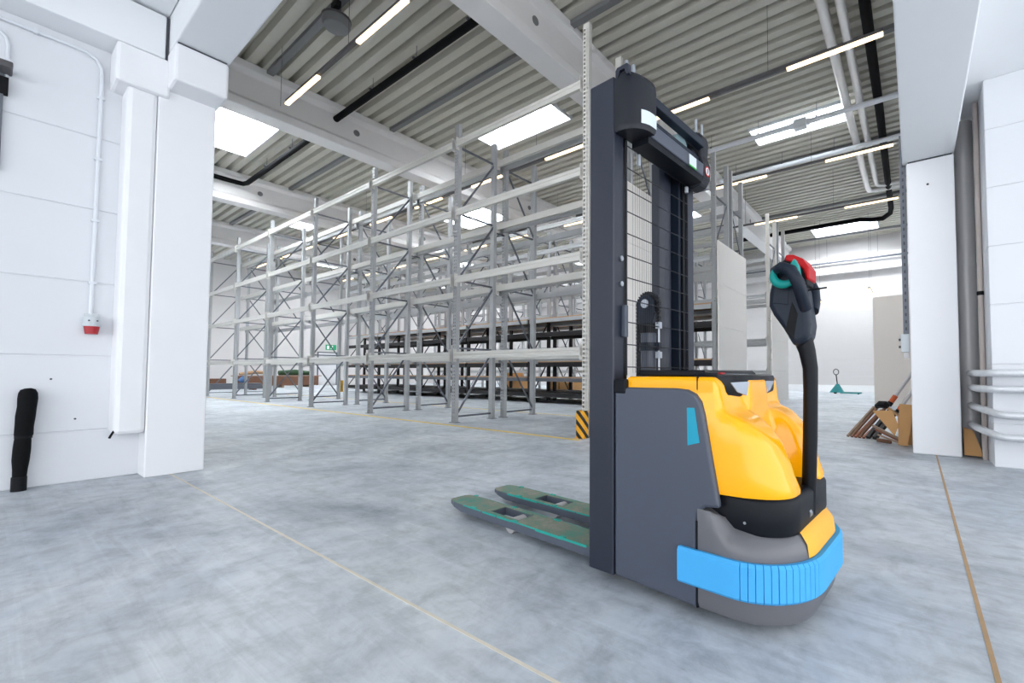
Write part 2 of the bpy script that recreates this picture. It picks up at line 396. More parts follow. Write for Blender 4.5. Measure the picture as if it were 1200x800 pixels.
# ------------------------------------------------------------------ pallet racks
def upright_mesh(h, holes=True):
    mb = MB(); xs = [-.05, -.037, -.011, .011, .037, .05]
    q = lambda xa, xb, za, zb: mb.add([(xa, 0, za), (xb, 0, za), (xb, 0, zb), (xa, 0, zb)], [(0, 1, 2, 3)])
    if holes:
        q(xs[0], xs[1], 0, h); q(xs[2], xs[3], 0, h); q(xs[4], xs[5], 0, h)
        n = int((h - .04) / .06)
        for a, b in ((xs[1], xs[2]), (xs[3], xs[4])):
            z = 0
            for i in range(n):
                zc = .04 + i * .06; q(a, b, z, zc - .016); z = zc + .016
            q(a, b, z, h)
    else: q(-.05, .05, 0, h)
    mb.add([(-.05, .0705, 0), (.05, .0705, 0), (.05, .0705, h), (-.05, .0705, h)], [(0, 1, 2, 3)])
    for sx in (-1, 1):
        mb.add([(sx * .05, 0, 0), (sx * .05, .07, 0), (sx * .05, .07, h), (sx * .05, 0, h)], [(0, 1, 2, 3)])
        mb.add([(sx * .05, .07, 0), (sx * .03, .07, 0), (sx * .03, .07, h), (sx * .05, .07, h)], [(0, 1, 2, 3)])
    return mb
_cache = {}
def shared(key, make):
    if key not in _cache: _cache[key] = make()
    return _cache[key]
def inst(name, key, make, m, parent, loc, rz=0):
    me = shared((key, m), lambda: make().mesh(name))
    o = obj(name, me, m, parent, loc=loc); o.rotation_euler[2] = rz
    return o
def beam_mb(L, h=.115):
    mb = MB()
    pr = [(-.025, -h / 2), (.025, -h / 2), (.025, h / 2), (-.025, h / 2), (-.025, h * .16), (-.017, h * .10), (-.017, -h * .10), (-.025, -h * .16)]
    mb.prism(pr, 'x', -L / 2, L / 2)
    for s in (-1, 1): mb.box(s * (L / 2), s * (L / 2 - .008), -.034, .034, -.11, .11)
    return mb
def rack_row(label, yf, depth, xs, hs, levels, diag=1, group='pallet rack rows', shelves=None, beam_m='galv', end_white=False, split=None):
    t = thing('pallet_rack', label, 'rack', (xs[0], yf, 0), group=group)
    X = [x - xs[0] for x in xs]
    for i, (x, h) in enumerate(zip(X, hs)):
        for yy, rz in ((0, 0), (depth, PI)):
            z0 = 0
            if split and i:
                inst('lower_upright', ('ul', split), lambda: upright_mesh(split, False), 'darksteel', t, (x, yy, 0), rz); z0 = split
            hh = h - z0; hol = True
            inst('upright', ('u', round(hh, 2), hol), lambda: upright_mesh(hh, hol), 'rackwhite' if (end_white and i == 0) else 'galv', t, (x, yy, z0), rz)
            inst('base_plate', 'bp', lambda: B(-.075, .075, -.03, .09, 0, .008), 'galvd', t, (x, yy, 0), rz)
        z = .10; ps = 1.18; n = 0
        ya, yb = .06, depth - .06
        while z < h - .1:
            m_ = 'darksteel' if split and i and z < split else 'galvd'
            inst('strut', ('st', depth), lambda: B(-.015, .015, ya, yb, -.015, .015), m_, t, (x, 0, z))
            z2 = z + ps
            if z2 < h - .05:
                d0, d1 = (ya, yb) if diag > 0 else (yb, ya)
                inst('brace', ('br', depth, diag), lambda: MB().bar((.018, d0, .04), (.018, d1, ps - .04), .018, .032), m_, t, (x, 0, z))
            z = z2
    for a, b in zip(X[:-1], X[1:]):
        L_ = abs(b - a) - .104; mid = (a + b) / 2
        for lv in levels:
            inst('beam', ('bm', round(L_, 3)), lambda: beam_mb(L_), beam_m, t, (mid, -.026, lv))
            inst('beam', ('bm', round(L_, 3)), lambda: beam_mb(L_), beam_m, t, (mid, depth + .026, lv), PI)
        if shelves:
            for lv, sm, ed in shelves:
                inst('shelf_beam', ('sb', round(L_, 3)), lambda: B(-L_ / 2, L_ / 2, -.025, .025, -.05, .05), ed, t, (mid, -.026, lv))
                inst('shelf_beam', ('sb', round(L_, 3)), lambda: B(-L_ / 2, L_ / 2, -.025, .025, -.05, .05), ed, t, (mid, depth + .026, lv))
                inst('shelf_board', ('sh', round(L_, 3), depth), lambda: B(-L_ / 2, L_ / 2, -.045, depth + .045, 0, .03), sm, t, (mid, 0, lv + .051))
    return t
XA = [-3.57 - 2.806 * k for k in range(7)]
HA = [5.71] + [5.21] * 6
LV = [1.15, 2.45, 3.62, 4.84]
rA1 = rack_row('tall galvanised pallet rack row nearest the camera, behind yellow line', 4.85, .90, XA, HA, LV, 1, beam_m='rackwhite', end_white=True)
rA2 = rack_row('second galvanised rack row standing back to back with nearest row', 5.98, .88, XA, HA, LV, -1)
SH = [(.22, 'darksteel', 'darksteel'), (.66, 'particle', 'galvd'), (1.10, 'particle', 'darksteel'), (1.92, 'darksteel', 'darksteel'), (2.33, 'particle', 'galv')]
XB = [-3.5 - 2.76 * k for k in range(7)]
HB = [5.75] + [5.21] * 6
rB1 = rack_row('rack row with black lower posts and shelves beyond the first aisle', 9.5, .90, XB, HB, [3.4, 4.3, 5.0], 1, shelves=SH, split=2.4)
rB2 = rack_row('rack row with black lower posts behind the shelved row', 10.62, .88, XB, HB, [3.4, 4.3, 5.0], -1, shelves=[SH[0], SH[2], SH[4]], split=2.4)
rC1 = rack_row('pale rack row with white end post, farthest from camera', 14.02, .92, XB, [5.7] + [5.21] * 6, [.9, 1.85, 3.2, 4.3], 1, end_white=True)
rC2 = rack_row('last galvanised rack row in front of the back wall', 15.2, .9, XB, HB, [.9, 1.85, 3.2, 4.3], -1)
for x in XA[:4]:
    for z in (1.2, 3.5):
        obj('row_spacer', B(x - rA1.location.x - .015, x - rA1.location.x + .015, .901, 1.128, z, z + .03), 'galvd', rA1)

def end_board(label, x, y0, y1, h):
    t = thing('end_board', label, 'panel', (x, y0, 0), group='boards closing the rack ends')
    n = 4; dz = h / n
    for k in range(n):
        obj('board_sheet', B(0, .03, 0, y1 - y0, k * dz + .002, (k + 1) * dz - .002), 'board', t, bevel=.003, seg=1)
    return t
end_board('beige board closing the nearest rack end, seen through the mast', -3.49, 4.86, 6.86, 3.79)
end_board('beige board closing the shelved rack end right of mast', -3.42, 9.5, 11.5, 3.77)
end_board('beige board closing the farthest rack end behind tiller', -3.42, 14.03, 16.1, 3.74)

def guard(label, x, y, m='guard', h=.38):
    mb = MB()
    pl = [(-.065, .06), (-.065, -.04), (-.04, -.065), (.04, -.065), (.065, -.04), (.065, .06), (.058, .06), (.058, -.036), (.036, -.058), (-.036, -.058), (-.058, -.036), (-.058, .06)]
    top = [(px, py) for px, py in pl]
    mb.rings([[(a, b, 0) for a, b in pl], [(a, b, h * .93) for a, b in pl], [(a * .97, b * .97 + .004, h) for a, b in top]])
    t = thing('post_guard', label, 'guard', (x, y, 0), group='rack post guards')
    obj('shell', mb, m, t)
    obj('foot', B(-.07, .07, -.08, .065, 0, .006), m, t)
    return t
guard('black and yellow striped steel guard at nearest rack corner post', -3.545, 4.745, 'hazard', .36)
guard('small yellow guard at far end of the front double rack', XA[-1], 4.74, 'guard', .5)
guard('small yellow guard at far end of the shelved rack row', XB[-1], 9.36, 'guard', .5)
guard('small yellow guard at foot of farthest rack, seen beside tiller', -3.5, 13.88, 'guard', .5)

# ------------------------------------------------------------------ electric stacker
ST = thing('electric_stacker', 'yellow and grey electric pedestrian stacker with tall mast and light blue bumper', 'stacker', (-1.13, 1.555, 0), math.radians(-4))
CY = .36
def plan_ring(off, z, x0=.505, n=10, xr=.835, half=.36, ca=.215, cb=.24):
    """body outline in plan, from near front edge round the tail to the far front edge, offset outward by off"""
    pts = [(x0, CY - half - off)]
    cx, cyn, cyf = xr - ca, CY - half + cb, CY + half - cb
    for i in range(n + 1):
        a = -PI / 2 + PI / 2 * i / n; pts.append((cx + (ca + off) * math.cos(a), cyn + (cb + off) * math.sin(a)))
    for i in range(n + 1):
        a = PI / 2 * i / n; pts.append((cx + (ca + off) * math.cos(a), cyf + (cb + off) * math.sin(a)))
    pts.append((x0, CY + half + off))
    return [(x, y, z) for x, y in pts]
# mast columns
for side, (a, b) in enumerate(((0, .072), (.648, .72))):
    c = obj('mast_column', B(.008, .138, a, b, .042, 2.108), 'mastpaint', ST, bevel=.006)
    ys = .072 if side == 0 else .648
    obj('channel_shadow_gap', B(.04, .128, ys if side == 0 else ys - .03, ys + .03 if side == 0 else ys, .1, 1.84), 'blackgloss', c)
for a, b in ((.104, .125), (.595, .615)):
    obj('inner_mast_rail', B(.03, .118, a, b, .08, 1.96), 'darkplastic', ST, bevel=.004)
obj('centre_mast_profile', MB().prism([(.03, .47), (.075, .47), (.092, .49), (.097, .52), (.092, .555), (.075, .575), (.03, .575)], 'z', .1, 1.93), 'mastpaint', ST, smooth=30)
for k in range(9):
    x = .022 + k * .0125
    obj('hose', MB().cyl((x, .636, .3), (x, .636, 1.92), .0055, 8), 'blackgloss', ST, smooth=40)
# wire guard on the operator side
gd = obj('guard_frame', B(.140, .147, .077, .086, .85, 1.86), 'wire', ST); obj('guard_frame', B(.140, .147, .634, .642, .85, 1.86), 'wire', ST)
for k in range(11):
    z = .885 + k * .0955
    obj('guard_wire', MB().cyl((.145, .078, z), (.145, .642, z), .0024, 6), 'wire', gd)
for k in range(14):
    y = .135 + k * .018
    obj('guard_wire', MB().cyl((.142, y, .86), (.142, y, 1.84), .0006, 4), 'wire', gd)
# lift cylinder, pulley and chain seen through the guard
lcx, lcy, lcz = .080, .358, 1.19
lf = obj('lift_cylinder', MB().cyl((lcx, lcy, .12), (lcx, lcy, 1.06), .037, 20), 'slate', ST, smooth=40)
obj('cylinder_collar', MB().cyl((lcx, lcy, 1.05), (lcx, lcy, 1.095), .043, 20), 'blackplastic', lf, smooth=40)
obj('cylinder_clamp', MB().cyl((lcx, lcy, .965), (lcx, lcy, 1.005), .044, 20).box(lcx + .02, lcx + .064, lcy - .012, lcy + .012, .965, 1.005), 'darkplastic', lf, smooth=40)
yk = obj('chain_yoke', MB().prism([(lcx - .034, 1.09), (lcx + .034, 1.09), (lcx + .046, 1.15), (lcx + .044, 1.205), (lcx + .02, 1.232), (lcx - .02, 1.232), (lcx - .044, 1.205), (lcx - .046, 1.15)], 'y', lcy - .03, lcy - .016), 'darkplastic', ST, bevel=.003)
rg = []; nT = 26
for i in range(nT * 4):
    a = 2 * PI * i / (nT * 4); r = .0615 if i % 4 in (0, 1) else .0545
    rg.append((lcx + r * math.cos(a), lcz + r * math.sin(a)))
obj('chain_wheel', MB().prism(rg, 'y', lcy - .014, lcy + .014), 'blackgloss', ST)
obj('wheel_hub', MB().cyl((lcx, lcy - .036, lcz), (lcx, lcy - .03, lcz), .021, 18), 'steel', yk)
for x, z in ((lcx - .057, .5), (lcx + .057, 1.08)):
    ch = MB()
    while z < 1.19:
        ch.box(x - .008, x + .008, lcy - .010, lcy + .010, z, z + .013); ch.box(x - .004, x + .004, lcy - .014, lcy + .014, z + .013, z + .018); z += .018
    obj('lift_chain', ch, 'blackgloss', ST)
obj('chain_anchor', MB().cyl((lcx + .057, lcy, .86), (lcx + .057, lcy, 1.09), .005, 8).box(lcx + .046, lcx + .068, lcy - .012, lcy + .012, 1.07, 1.10).box(lcx + .046, lcx + .068, lcy - .012, lcy + .012, .93, .96), 'steel', ST)
# near top cap
def cap_outline(x1, y0, y1, r):
    pts = [(.139, y0), (x1 - r, y0)]
    for i in range(1, 9):
        a = -PI / 2 + PI / 2 * i / 8; pts.append((x1 - r + r * math.cos(a), y0 + r + r * math.sin(a)))
    pts += [(x1, y1), (.139, y1)]
    return pts
o1 = cap_outline(.262, 0, .135, .105); cxm, cym = .185, .07
def shrink(o_, f, dx=0): return [(cxm + (x - cxm) * f + dx, cym + (y - cym) * f) for x, y in o_]
zb = lambda x, z: z
rgs = [[(x, y, 1.866) for x, y in shrink(o1, .93)], [(x, y, 1.876) for x, y in shrink(o1, .985)], [(x, y, 1.89) for x, y in o1], [(x, y, 2.05 - max(0, x - .22) * .2) for x, y in o1],
       [(x, y, 2.09 - max(0, x - .21) * .35) for x, y in shrink(o1, .97)], [(x, y, 2.112 - max(0, x - .2) * .45) for x, y in shrink(o1, .88)],
       [(x, y, 2.122 - max(0, x - .19) * .5) for x, y in shrink(o1, .7)]]
cp = obj('mast_cap', MB().rings(rgs), 'capgrey', ST, smooth=35)
lbm = MB(); strip = []
for x, y in o1[6:11]:
    nx, ny = (x - (.262 - .105)) / .105, (y - .105) / .105; L_ = math.hypot(nx, ny) or 1
    strip.append((x + nx / L_ * .0012, y + ny / L_ * .0012))
lbm.rings([[(x, y, 1.888) for x, y in strip], [(x, y, 1.945) for x, y in strip]], caps=False, closed=False)
obj('cap_label', lbm, 'label', cp, smooth=60)
ly = obj('lifting_eye', MB().prism([(.146, 2.09), (.146, 2.125), (.155, 2.135), (.205, 2.135), (.214, 2.125), (.214, 2.09), (.20, 2.09), (.192, 2.118), (.166, 2.118), (.158, 2.09)], 'y', .001, .016), 'mastpaint', cp)
for x in (.165, .20): obj('stud', MB().cyl((x, .055, 2.09), (x, .055, 2.19 - (x - .165)), .008, 10), 'steel', cp)
# far top cap: thin fin
fin = [(.139, 1.84), (.16, 1.82), (.215, 1.83), (.238, 1.87), (.24, 1.94), (.226, 1.985), (.23, 2.06), (.222, 2.10), (.20, 2.116), (.139, 2.112)]
fc = obj('mast_cap', MB().prism(fin, 'y', .63, .72), 'capgrey', ST, bevel=.012)
obj('stud', MB().cyl((.18, .67, 2.1), (.18, .67, 2.2), .007, 10), 'steel', fc)
obj('stud', MB().cyl((.205, .685, 2.1), (.205, .685, 2.17), .006, 10), 'steel', fc)
sg = obj('warning_sticker', MB().cyl((.2402, .675, 1.905), (.2412, .675, 1.905), .027, 24), 'red', fc)
obj('sticker_disc', MB().cyl((.2413, .675, 1.905), (.2418, .675, 1.905), .020, 24), 'label', sg)
obj('sticker_mark', B(.2419, .2424, .671, .679, 1.893, 1.918), 'blackplastic', sg)
# cross members between the caps
obj('upper_cross_bar', B(.205, .245, .13, .631, 2.012, 2.052), 'darkplastic', ST, bevel=.004)
obj('middle_cross_bar', B(.18, .215, .13, .631, 1.955, 1.975), 'darkplastic', ST, bevel=.003)
lo = obj('lower_cross_bar', MB().prism([(.19, 1.868), (.238, 1.868), (.242, 1.925), (.232, 1.936), (.19, 1.93)], 'y', .12, .631), 'slate', ST, bevel=.004)
obj('cross_bar_underside', B(.148, .232, .12, .631, 1.838, 1.867), 'blackplastic', ST)
obj('cross_bar_label', B(.2425, .2432, .47, .545, 1.872, 1.922), 'label', lo)
obj('cross_bar_tag', B(.2405, .2432, .472, .545, 1.866, 1.871), 'green', lo)
pu = obj('top_pulley', MB().cyl((.165, .46, 1.965), (.205, .46, 1.965), .062, 28), 'pulley', ST, smooth=40)
obj('pulley_bolt', MB().cyl((.205, .46, 1.965), (.213, .46, 1.965), .012, 12), 'blackplastic', pu)
obj('pulley_housing', B(.10, .17, .53, .63, 1.87, 2.05), 'blackplastic', ST)
obj('pulley_housing', B(.172, .205, .57, .63, 1.92, 2.0), 'blackplastic', ST)
for y, z0 in ((.155, 1.72), (.60, 1.74)):
    obj('cable_stub', MB().cyl((.16, y, z0 + .05), (.16, y, 1.82), .009, 10), 'steel', ST)
for z in (1.343, 1.235):
    obj('column_bolt', MB().cyl((.139, .05, z), (.146, .05, z), .011, 12), 'steel', ST)
obj('column_clip', B(.139, .16, .052, .075, 1.01, 1.145), 'slate', ST, bevel=.003)
# forks and carriage
obj('fork_carriage', B(-.03, .02, .10, .62, .09, .52), 'blackplastic', ST, bevel=.005)
def fork(y0, y1):
    w = y1 - y0; yc = (y0 + y1) / 2; zt = .086; zb_ = .040
    f = thing('fork', '', ''); del f['label']; del f['category']
    bpy.data.objects.remove(f)
    tip = [(-1.185, .28), (-1.17, .40), (-1.12, .48), (-1.04, .5)]
    outl = [(0.0, -.5)] + [(x, -k) for x, k in reversed(tip)] + [(x, k) for x, k in tip] + [(0.0, .5)]
    mb = MB()
    # body as a ring around the roller window
    hx0, hx1, hw = -.80, -.565, .32
    def plate(za, zb2, m, nm, par=None, ex=0):
        q = MB()
        ol = [(x, yc + k * w) for x, k in outl if x <= -1.03]
        ris = lambda x: (zt - .012 - za) * .8 * min(1, max(0, (-1.04 - x) / .145)) if za < zt - .01 else 0
        q.rings([[(x, y, za + ris(x)) for x, y in ol], [(x, y, zb2) for x, y in ol]])
        q.box(-1.04, hx0, y0, y1, za, zb2); q.box(hx1, 0.0, y0, y1, za, zb2)
        q.box(hx0, hx1, y0, yc - hw * w, za, zb2); q.box(hx0, hx1, yc + hw * w, y1, za, zb2)
        return obj(nm, q, m, par)
    b = plate(zb_, zt - .004, 'forkside', 'fork', ST)
    tp = plate(zt - .004, zt, 'forktop', 'fork_top_plate', b)
    for yy in (y0 - .0015, y1 - .0005):
        x = -1.02
        while x < -.06:
            x2 = min(-.02, x + random.uniform(.10, .30))
            obj('paint_edge', B(x, x2, yy, yy + .002, zt - random.uniform(.006, .013), zt + .0005), 'forkedge', b); x = x2 + random.uniform(0, .03)
    obj('load_roller', MB().cyl((-.64, yc - .05, .038), (-.64, yc + .05, .038), .038, 20), 'ductgrey', b, smooth=40)
    obj('roller_link', B(-.75, -.62, yc - .06, yc - .054, .03, .06), 'forkside', b)
    for i in range(7):
        x = -1.1 + i * .17 + random.uniform(-.03, .03); yy = y0 if i % 2 else y1 - .01
        obj('film_scrap', B(x, x + random.uniform(.02, .05), yy - .006, yy + .014, zt, zt + .004), 'forkedge', b)
fork(.083, .25); fork(.415, .582)
# chassis
pn = [(.142, .047), (.502, .036), (.502, .345), (.512, .372), (.535, .39), (.588, .397), (.552, .60), (.532, .715), (.520, .758), (.500, .785), (.468, .800), (.42, .804), (.142, .802)]
obj('chassis', B(.138, .50, .02, .70, .05, .78), 'blackplastic', ST)
sp = obj('side_panel', MB().prism(pn, 'y', 0, .03), 'slate', ST, bevel=.012, seg=3)
obj('side_panel', MB().prism(pn, 'y', .69, .72), 'slate', ST, bevel=.012, seg=3)
obj('decal', MB().prism([(.468, .735), (.498, .736), (.516, .614), (.470, .600)], 'y', -.0012, .0005), 'cyan', sp)
for y in (-.003, .673): obj('hinge_block', B(.139, .200, y, y + .05, .775, .835), 'blackplastic', ST, bevel=.008)
# lower tail skirt
def skirt_ring(off, z, lift=0):
    xs_ = (.505, .53, .555, .58, .605)
    a0, a1 = plan_ring(0, z), plan_ring(off, z)
    dens = lambda r, flip: [(x, r[0][1], z) for x in xs_] + r[1:-1] + [(x, r[-1][1], z) for x in reversed(xs_)]
    out = []
    for p, q in zip(dens(a0, 0), dens(a1, 0)):
        s_ = min(1, max(0, (p[0] - .545) / .085)); s_ = s_ * s_ * (3 - 2 * s_) if off < -.04 or z > .2 else 1
        out.append((p[0] + (q[0] - p[0]) * s_, p[1] + (q[1] - p[1]) * s_, z + lift * (1 - s_)))
    return out
sk = MB().rings([skirt_ring(-.03, .03), skirt_ring(-.008, .04), skirt_ring(0, .06), skirt_ring(0, .255, .06), skirt_ring(-.008, .285, .06), skirt_ring(-.03, .312, .055), skirt_ring(-.062, .329, .05), skirt_ring(-.10, .334, .048)])
skirt = obj('tail_skirt', sk, 'skirt', ST, smooth=40)
obj('skirt_seam', B(.5005, .507, -.0015, .02, .04, .34), 'blackplastic', skirt)
obj('tow_slot', B(.795, .816, .150, .168, .068, .100), 'blackplastic', skirt)
# tail plate
def sub(off, z, i0, i1): return plan_ring(off, z)[i0:i1]
tpl = MB(); rr = [sub(o_ + .005, z, 9, 17) for o_, z in ((-.002, .245), (-.008, .287), (-.03, .316), (-.062, .335), (-.10, .343), (-.15, .35))]
tpl.rings(rr, caps=False, closed=False)
obj('tail_plate', tpl, 'tailyellow', ST, smooth=50)
# bumper foam
def bumper():
    n = 150; base = plan_ring(.0, 0, x0=.44, n=40); P2 = [Vector((p[0], p[1])) for p in base]
    d = [0]
    for a, b in zip(P2[:-1], P2[1:]): d.append(d[-1] + (b - a).length)
    def at(s_):
        s_ = min(max(s_, 0), d[-1] - 1e-6)
        for i in range(len(d) - 1):
            if d[i] <= s_ <= d[i + 1]:
                t_ = (s_ - d[i]) / (d[i + 1] - d[i]); p = P2[i].lerp(P2[i + 1], t_); tg = (P2[i + 1] - P2[i]).normalized(); return p, Vector((tg.y, -tg.x))
    ss = []; gap = []
    s_ = 0; groove0, groove1 = .19, .46
    while s_ < d[-1]:
        ss.append((s_, 0))
        if groove0 < s_ < groove1 or d[-1] - groove1 < s_ < d[-1] - groove0:
            ss += [(s_ + .0185, 0), (s_ + .0198, 1), (s_ + .0211, 0)]; s_ += .0213
        else: s_ += .02
    ss.append((d[-1], 0))
    rings = []
    for s_, gv in ss:
        p, nn = at(s_); o_ = .027 if not gv else .019
        prof = [(.001, .120), (.018 if not gv else .015, .118), (o_, .128), (o_, .232), (.018 if not gv else .015, .243), (.001, .241)]
        rings.append([(p.x + nn.x * a, p.y + nn.y * a, z) for a, z in prof])
    return MB().rings(rings)
obj('bumper_foam', bumper(), 'foam', ST, smooth=35)
# drive cover
def cov(off, z): return [(x, y, z) for x, y, _ in plan_ring(off, z, x0=.52, xr=.80, half=.31, ca=.13, cb=.14)]
dc = obj('drive_cover', MB().rings([cov(-.004, .315), cov(0, .33), cov(0, .425), cov(-.006, .437), cov(-.022, .445)]), 'blackplastic', ST, smooth=40)
obj('cover_screw', MB().cyl((.655, .0485, .352), (.655, .0515, .352), .005, 10), 'steel', dc)
obj('dark_underhood', B(.5, .70, .07, .65, .43, .46), 'blackgloss', ST)
# hood: swept yellow cover with two fenders and a sunk middle
def lerp_tab(tab, z):
    for (z0, v0), (z1, v1) in zip(tab[:-1], tab[1:]):
        if z0 >= z >= z1: 
            t_ = (z0 - z) / (z0 - z1); t_ = t_ * t_ * (3 - 2 * t_); return v0 + (v1 - v0) * t_
    return tab[-1][1]
RC = [(.85, .575), (.832, .596), (.80, .603), (.72, .607), (.60, .63), (.44, .69)]
RF = [(.85, .56), (.80, .572), (.755, .578), (.722, .592), (.695, .65), (.665, .692), (.61, .732), (.54, .763), (.44, .792)]
def hood_R(t, z):
    a = abs(t); w = min(1, max(0, (a - .25) / .15)); w = w * w * (3 - 2 * w)
    r = lerp_tab(RC, z) * (1 - w) + lerp_tab(RF, z) * w
    a0 = .50 + .30 * min(1, max(0, (z - .58) / .14))
    if a > a0:
        q = (a - a0) / (1 - a0); r = .56 + (r - .56) * (1 - q ** 2.6) ** (1 / 2.0)
    return r
zl = [.436, .44, .455, .50, .54, .58, .61, .635, .66, .68, .70, .72, .745, .77, .795, .815, .830, .840, .846]
nt_ = 49; hm = MB(); rings = []
for z in zl:
    ins = .012 if z == zl[0] else (.003 if z == zl[1] else (.004 if z == .840 else (.012 if z == .846 else 0)))
    hw_ = .342 - ins + max(0, (.84 - z)) * .0
    ring = [(.19 + ins, CY - hw_, z)]
    for i in range(nt_):
        t = -1 + 2 * i / (nt_ - 1); ring.append((hood_R(t, min(z, .845)) - ins, CY + t * hw_, z))
    ring.append((.19 + ins, CY + hw_, z)); rings.append(ring)
hood = obj('hood', hm.rings(rings), 'yellow', ST, smooth=50)
obj('hood_split_line', B(.498, .502, .0172, .03, .80, .847).box(.498, .502, .03, .69, .8455, .8468), 'blackplastic', hood)
am = MB(); tt = (.53 - CY) / .342
pts = [(.520, .566), (.520, .602), (.55, .580)]
am.add([(hood_R((y - CY) / .342, z) + .002, y, z) for y, z in pts], [(0, 1, 2)])
obj('arrow_mark', am, 'redplug', hood)
# rear top lid and dash
obj('battery_lid', MB().prism([(.20, .847), (.20, .872), (.485, .872), (.50, .862), (.505, .847)], 'y', .09, .61), 'blackplastic', ST, bevel=.006)
def dash_ring(off, z, x0): return [(x0, CY - .30 + off, z), (.555 - off, CY - .30 + off, z), (.583 - off, CY - .25, z), (.592 - off, CY - .1, z), (.593 - off, CY, z), (.592 - off, CY + .1, z), (.583 - off, CY + .25, z), (.555 - off, CY + .30 - off, z), (x0, CY + .30 - off, z)]
dash = obj('dashboard', MB().rings([dash_ring(.02, .755, .46), dash_ring(.004, .79, .46), dash_ring(0, .838, .46), dash_ring(.004, .850, .46), dash_ring(.018, .856, .47)]), 'blackplastic', ST, smooth=35)
obj('dash_display', B(.50, .56, .22, .36, .8562, .8575), 'lamp', dash)
obj('dash_button', MB().cyl((.53, .16, .855), (.53, .16, .863), .012, 14), 'redplug', dash)
for ya, yb in ((.115, .262), (.605, .458)):
    xa, xb = .6385, .648
    lampm = MB(); 
    v = [(.579, ya, .826), (.5905, yb, .828), (.587, yb, .772), (.580, ya + (yb - ya) * .4, .790)]
    lampm.rings([[(x, y, z) for x, y, z in v], [(x + .006, y, z) for x, y, z in v]])
    obj('head_lamp', lampm, 'lamp', dash)
# tiller
tl = MB()
tp_ = [(.772, CY, .34), (.776, CY, .45), (.782, CY, .62), (.786, CY, .80), (.786, CY, .88), (.776, CY, .945), (.760, CY, 1.0), (.745, CY, 1.05)]
obj('tiller_shaft', tl.tube([(x + .006, y, z) for x, y, z in tp_], [.023, .023, .023, .023, .024, .027, .031, .032], 18, 1.1), 'blackplastic', ST, smooth=50)
obj('tiller_socket', B(.74, .80, CY - .05, CY + .05, .355, .395), 'blackplastic', ST, bevel=.008)
obj('tiller_bolt', MB().cyl((.79, CY - .075, .355), (.79, CY - .05, .355), .016, 14), 'steel', ST)
hd = [(.752, .955), (.800, .985), (.808, 1.04), (.800, 1.11), (.792, 1.17), (.775, 1.225), (.742, 1.262), (.70, 1.262), (.676, 1.232), (.662, 1.17), (.660, 1.12), (.676, 1.085), (.712, 1.03)]
head = obj('tiller_head', MB().prism(hd, 'y', CY - .062, CY + .062), 'darkplastic', ST, bevel=.022, seg=4, smooth=0)
for p_ in head.data.polygons: p_.use_smooth = True
head.data.set_sharp_from_angle(angle=math.radians(40))
obj('head_panel', MB().prism([(.676, 1.13), (.735, 1.118), (.738, 1.20), (.690, 1.21)], 'y', CY - .0645, CY - .060), 'darkplastic', head, bevel=.002)
obj('head_badge', MB().prism([(.722, 1.02), (.752, .985), (.768, 1.08), (.748, 1.13)], 'y', CY - .0635, CY - .060), 'rubber', head, bevel=.002)
for s_ in (-1, 1):
    g = [(.792, CY + s_ * .05, 1.10), (.790, CY + s_ * .085, 1.14), (.782, CY + s_ * .112, 1.19), (.762, CY + s_ * .122, 1.235), (.728, CY + s_ * .115, 1.252), (.700, CY + s_ * .085, 1.248), (.690, CY + s_ * .05, 1.235)]
    obj('grip', MB().tube(g, [.022, .023, .0225, .0215, .021, .021, .022], 14), 'darkplastic', head, smooth=60)
    w_ = []
    for i in range(15):
        a = math.radians(150 + 170 * i / 14); w_.append((.734 + .042 * math.cos(a), CY + s_ * .098, 1.228 + .038 * math.sin(a)))
    obj('travel_switch', MB().tube(w_, [.010 + .006 * math.sin(PI * i / 14) for i in range(15)], 10), 'teal', head, smooth=60)
    obj('switch_ear', MB().prism([(.752, 1.25), (.772, 1.278), (.785, 1.25), (.79, 1.215), (.772, 1.22)], 'y', CY + s_ * .085, CY + s_ * .12), 'teal', head, bevel=.004)
obj('switch_block', MB().prism([(.688, 1.24), (.70, 1.285), (.73, 1.30), (.775, 1.292), (.80, 1.25), (.798, 1.19), (.776, 1.18), (.74, 1.24)], 'y', CY - .05, CY + .05), 'rubber', head, bevel=.006)
obj('belly_button', MB().prism([(.718, 1.292), (.726, 1.312), (.752, 1.308), (.785, 1.288), (.806, 1.252), (.806, 1.212), (.796, 1.205), (.786, 1.245), (.758, 1.275)], 'y', CY - .055, CY + .055), 'red', head, bevel=.007, seg=3)
obj('key_lever', MB().cyl((.79, CY - .04, 1.168), (.865, CY - .06, 1.168), .003, 8), 'rubber', head)
# wheels carrying the machine
obj('drive_wheel', MB().cyl((.66, .29, .115), (.66, .40, .115), .115, 28), 'rubber', ST, smooth=40)
obj('caster_wheel', MB().cyl((.62, .11, .07), (.62, .17, .07), .07, 24), 'rubber', ST, smooth=40)
obj('caster_wheel', MB().cyl((.62, .53, .07), (.62, .59, .07), .07, 24), 'rubber', ST, smooth=40)

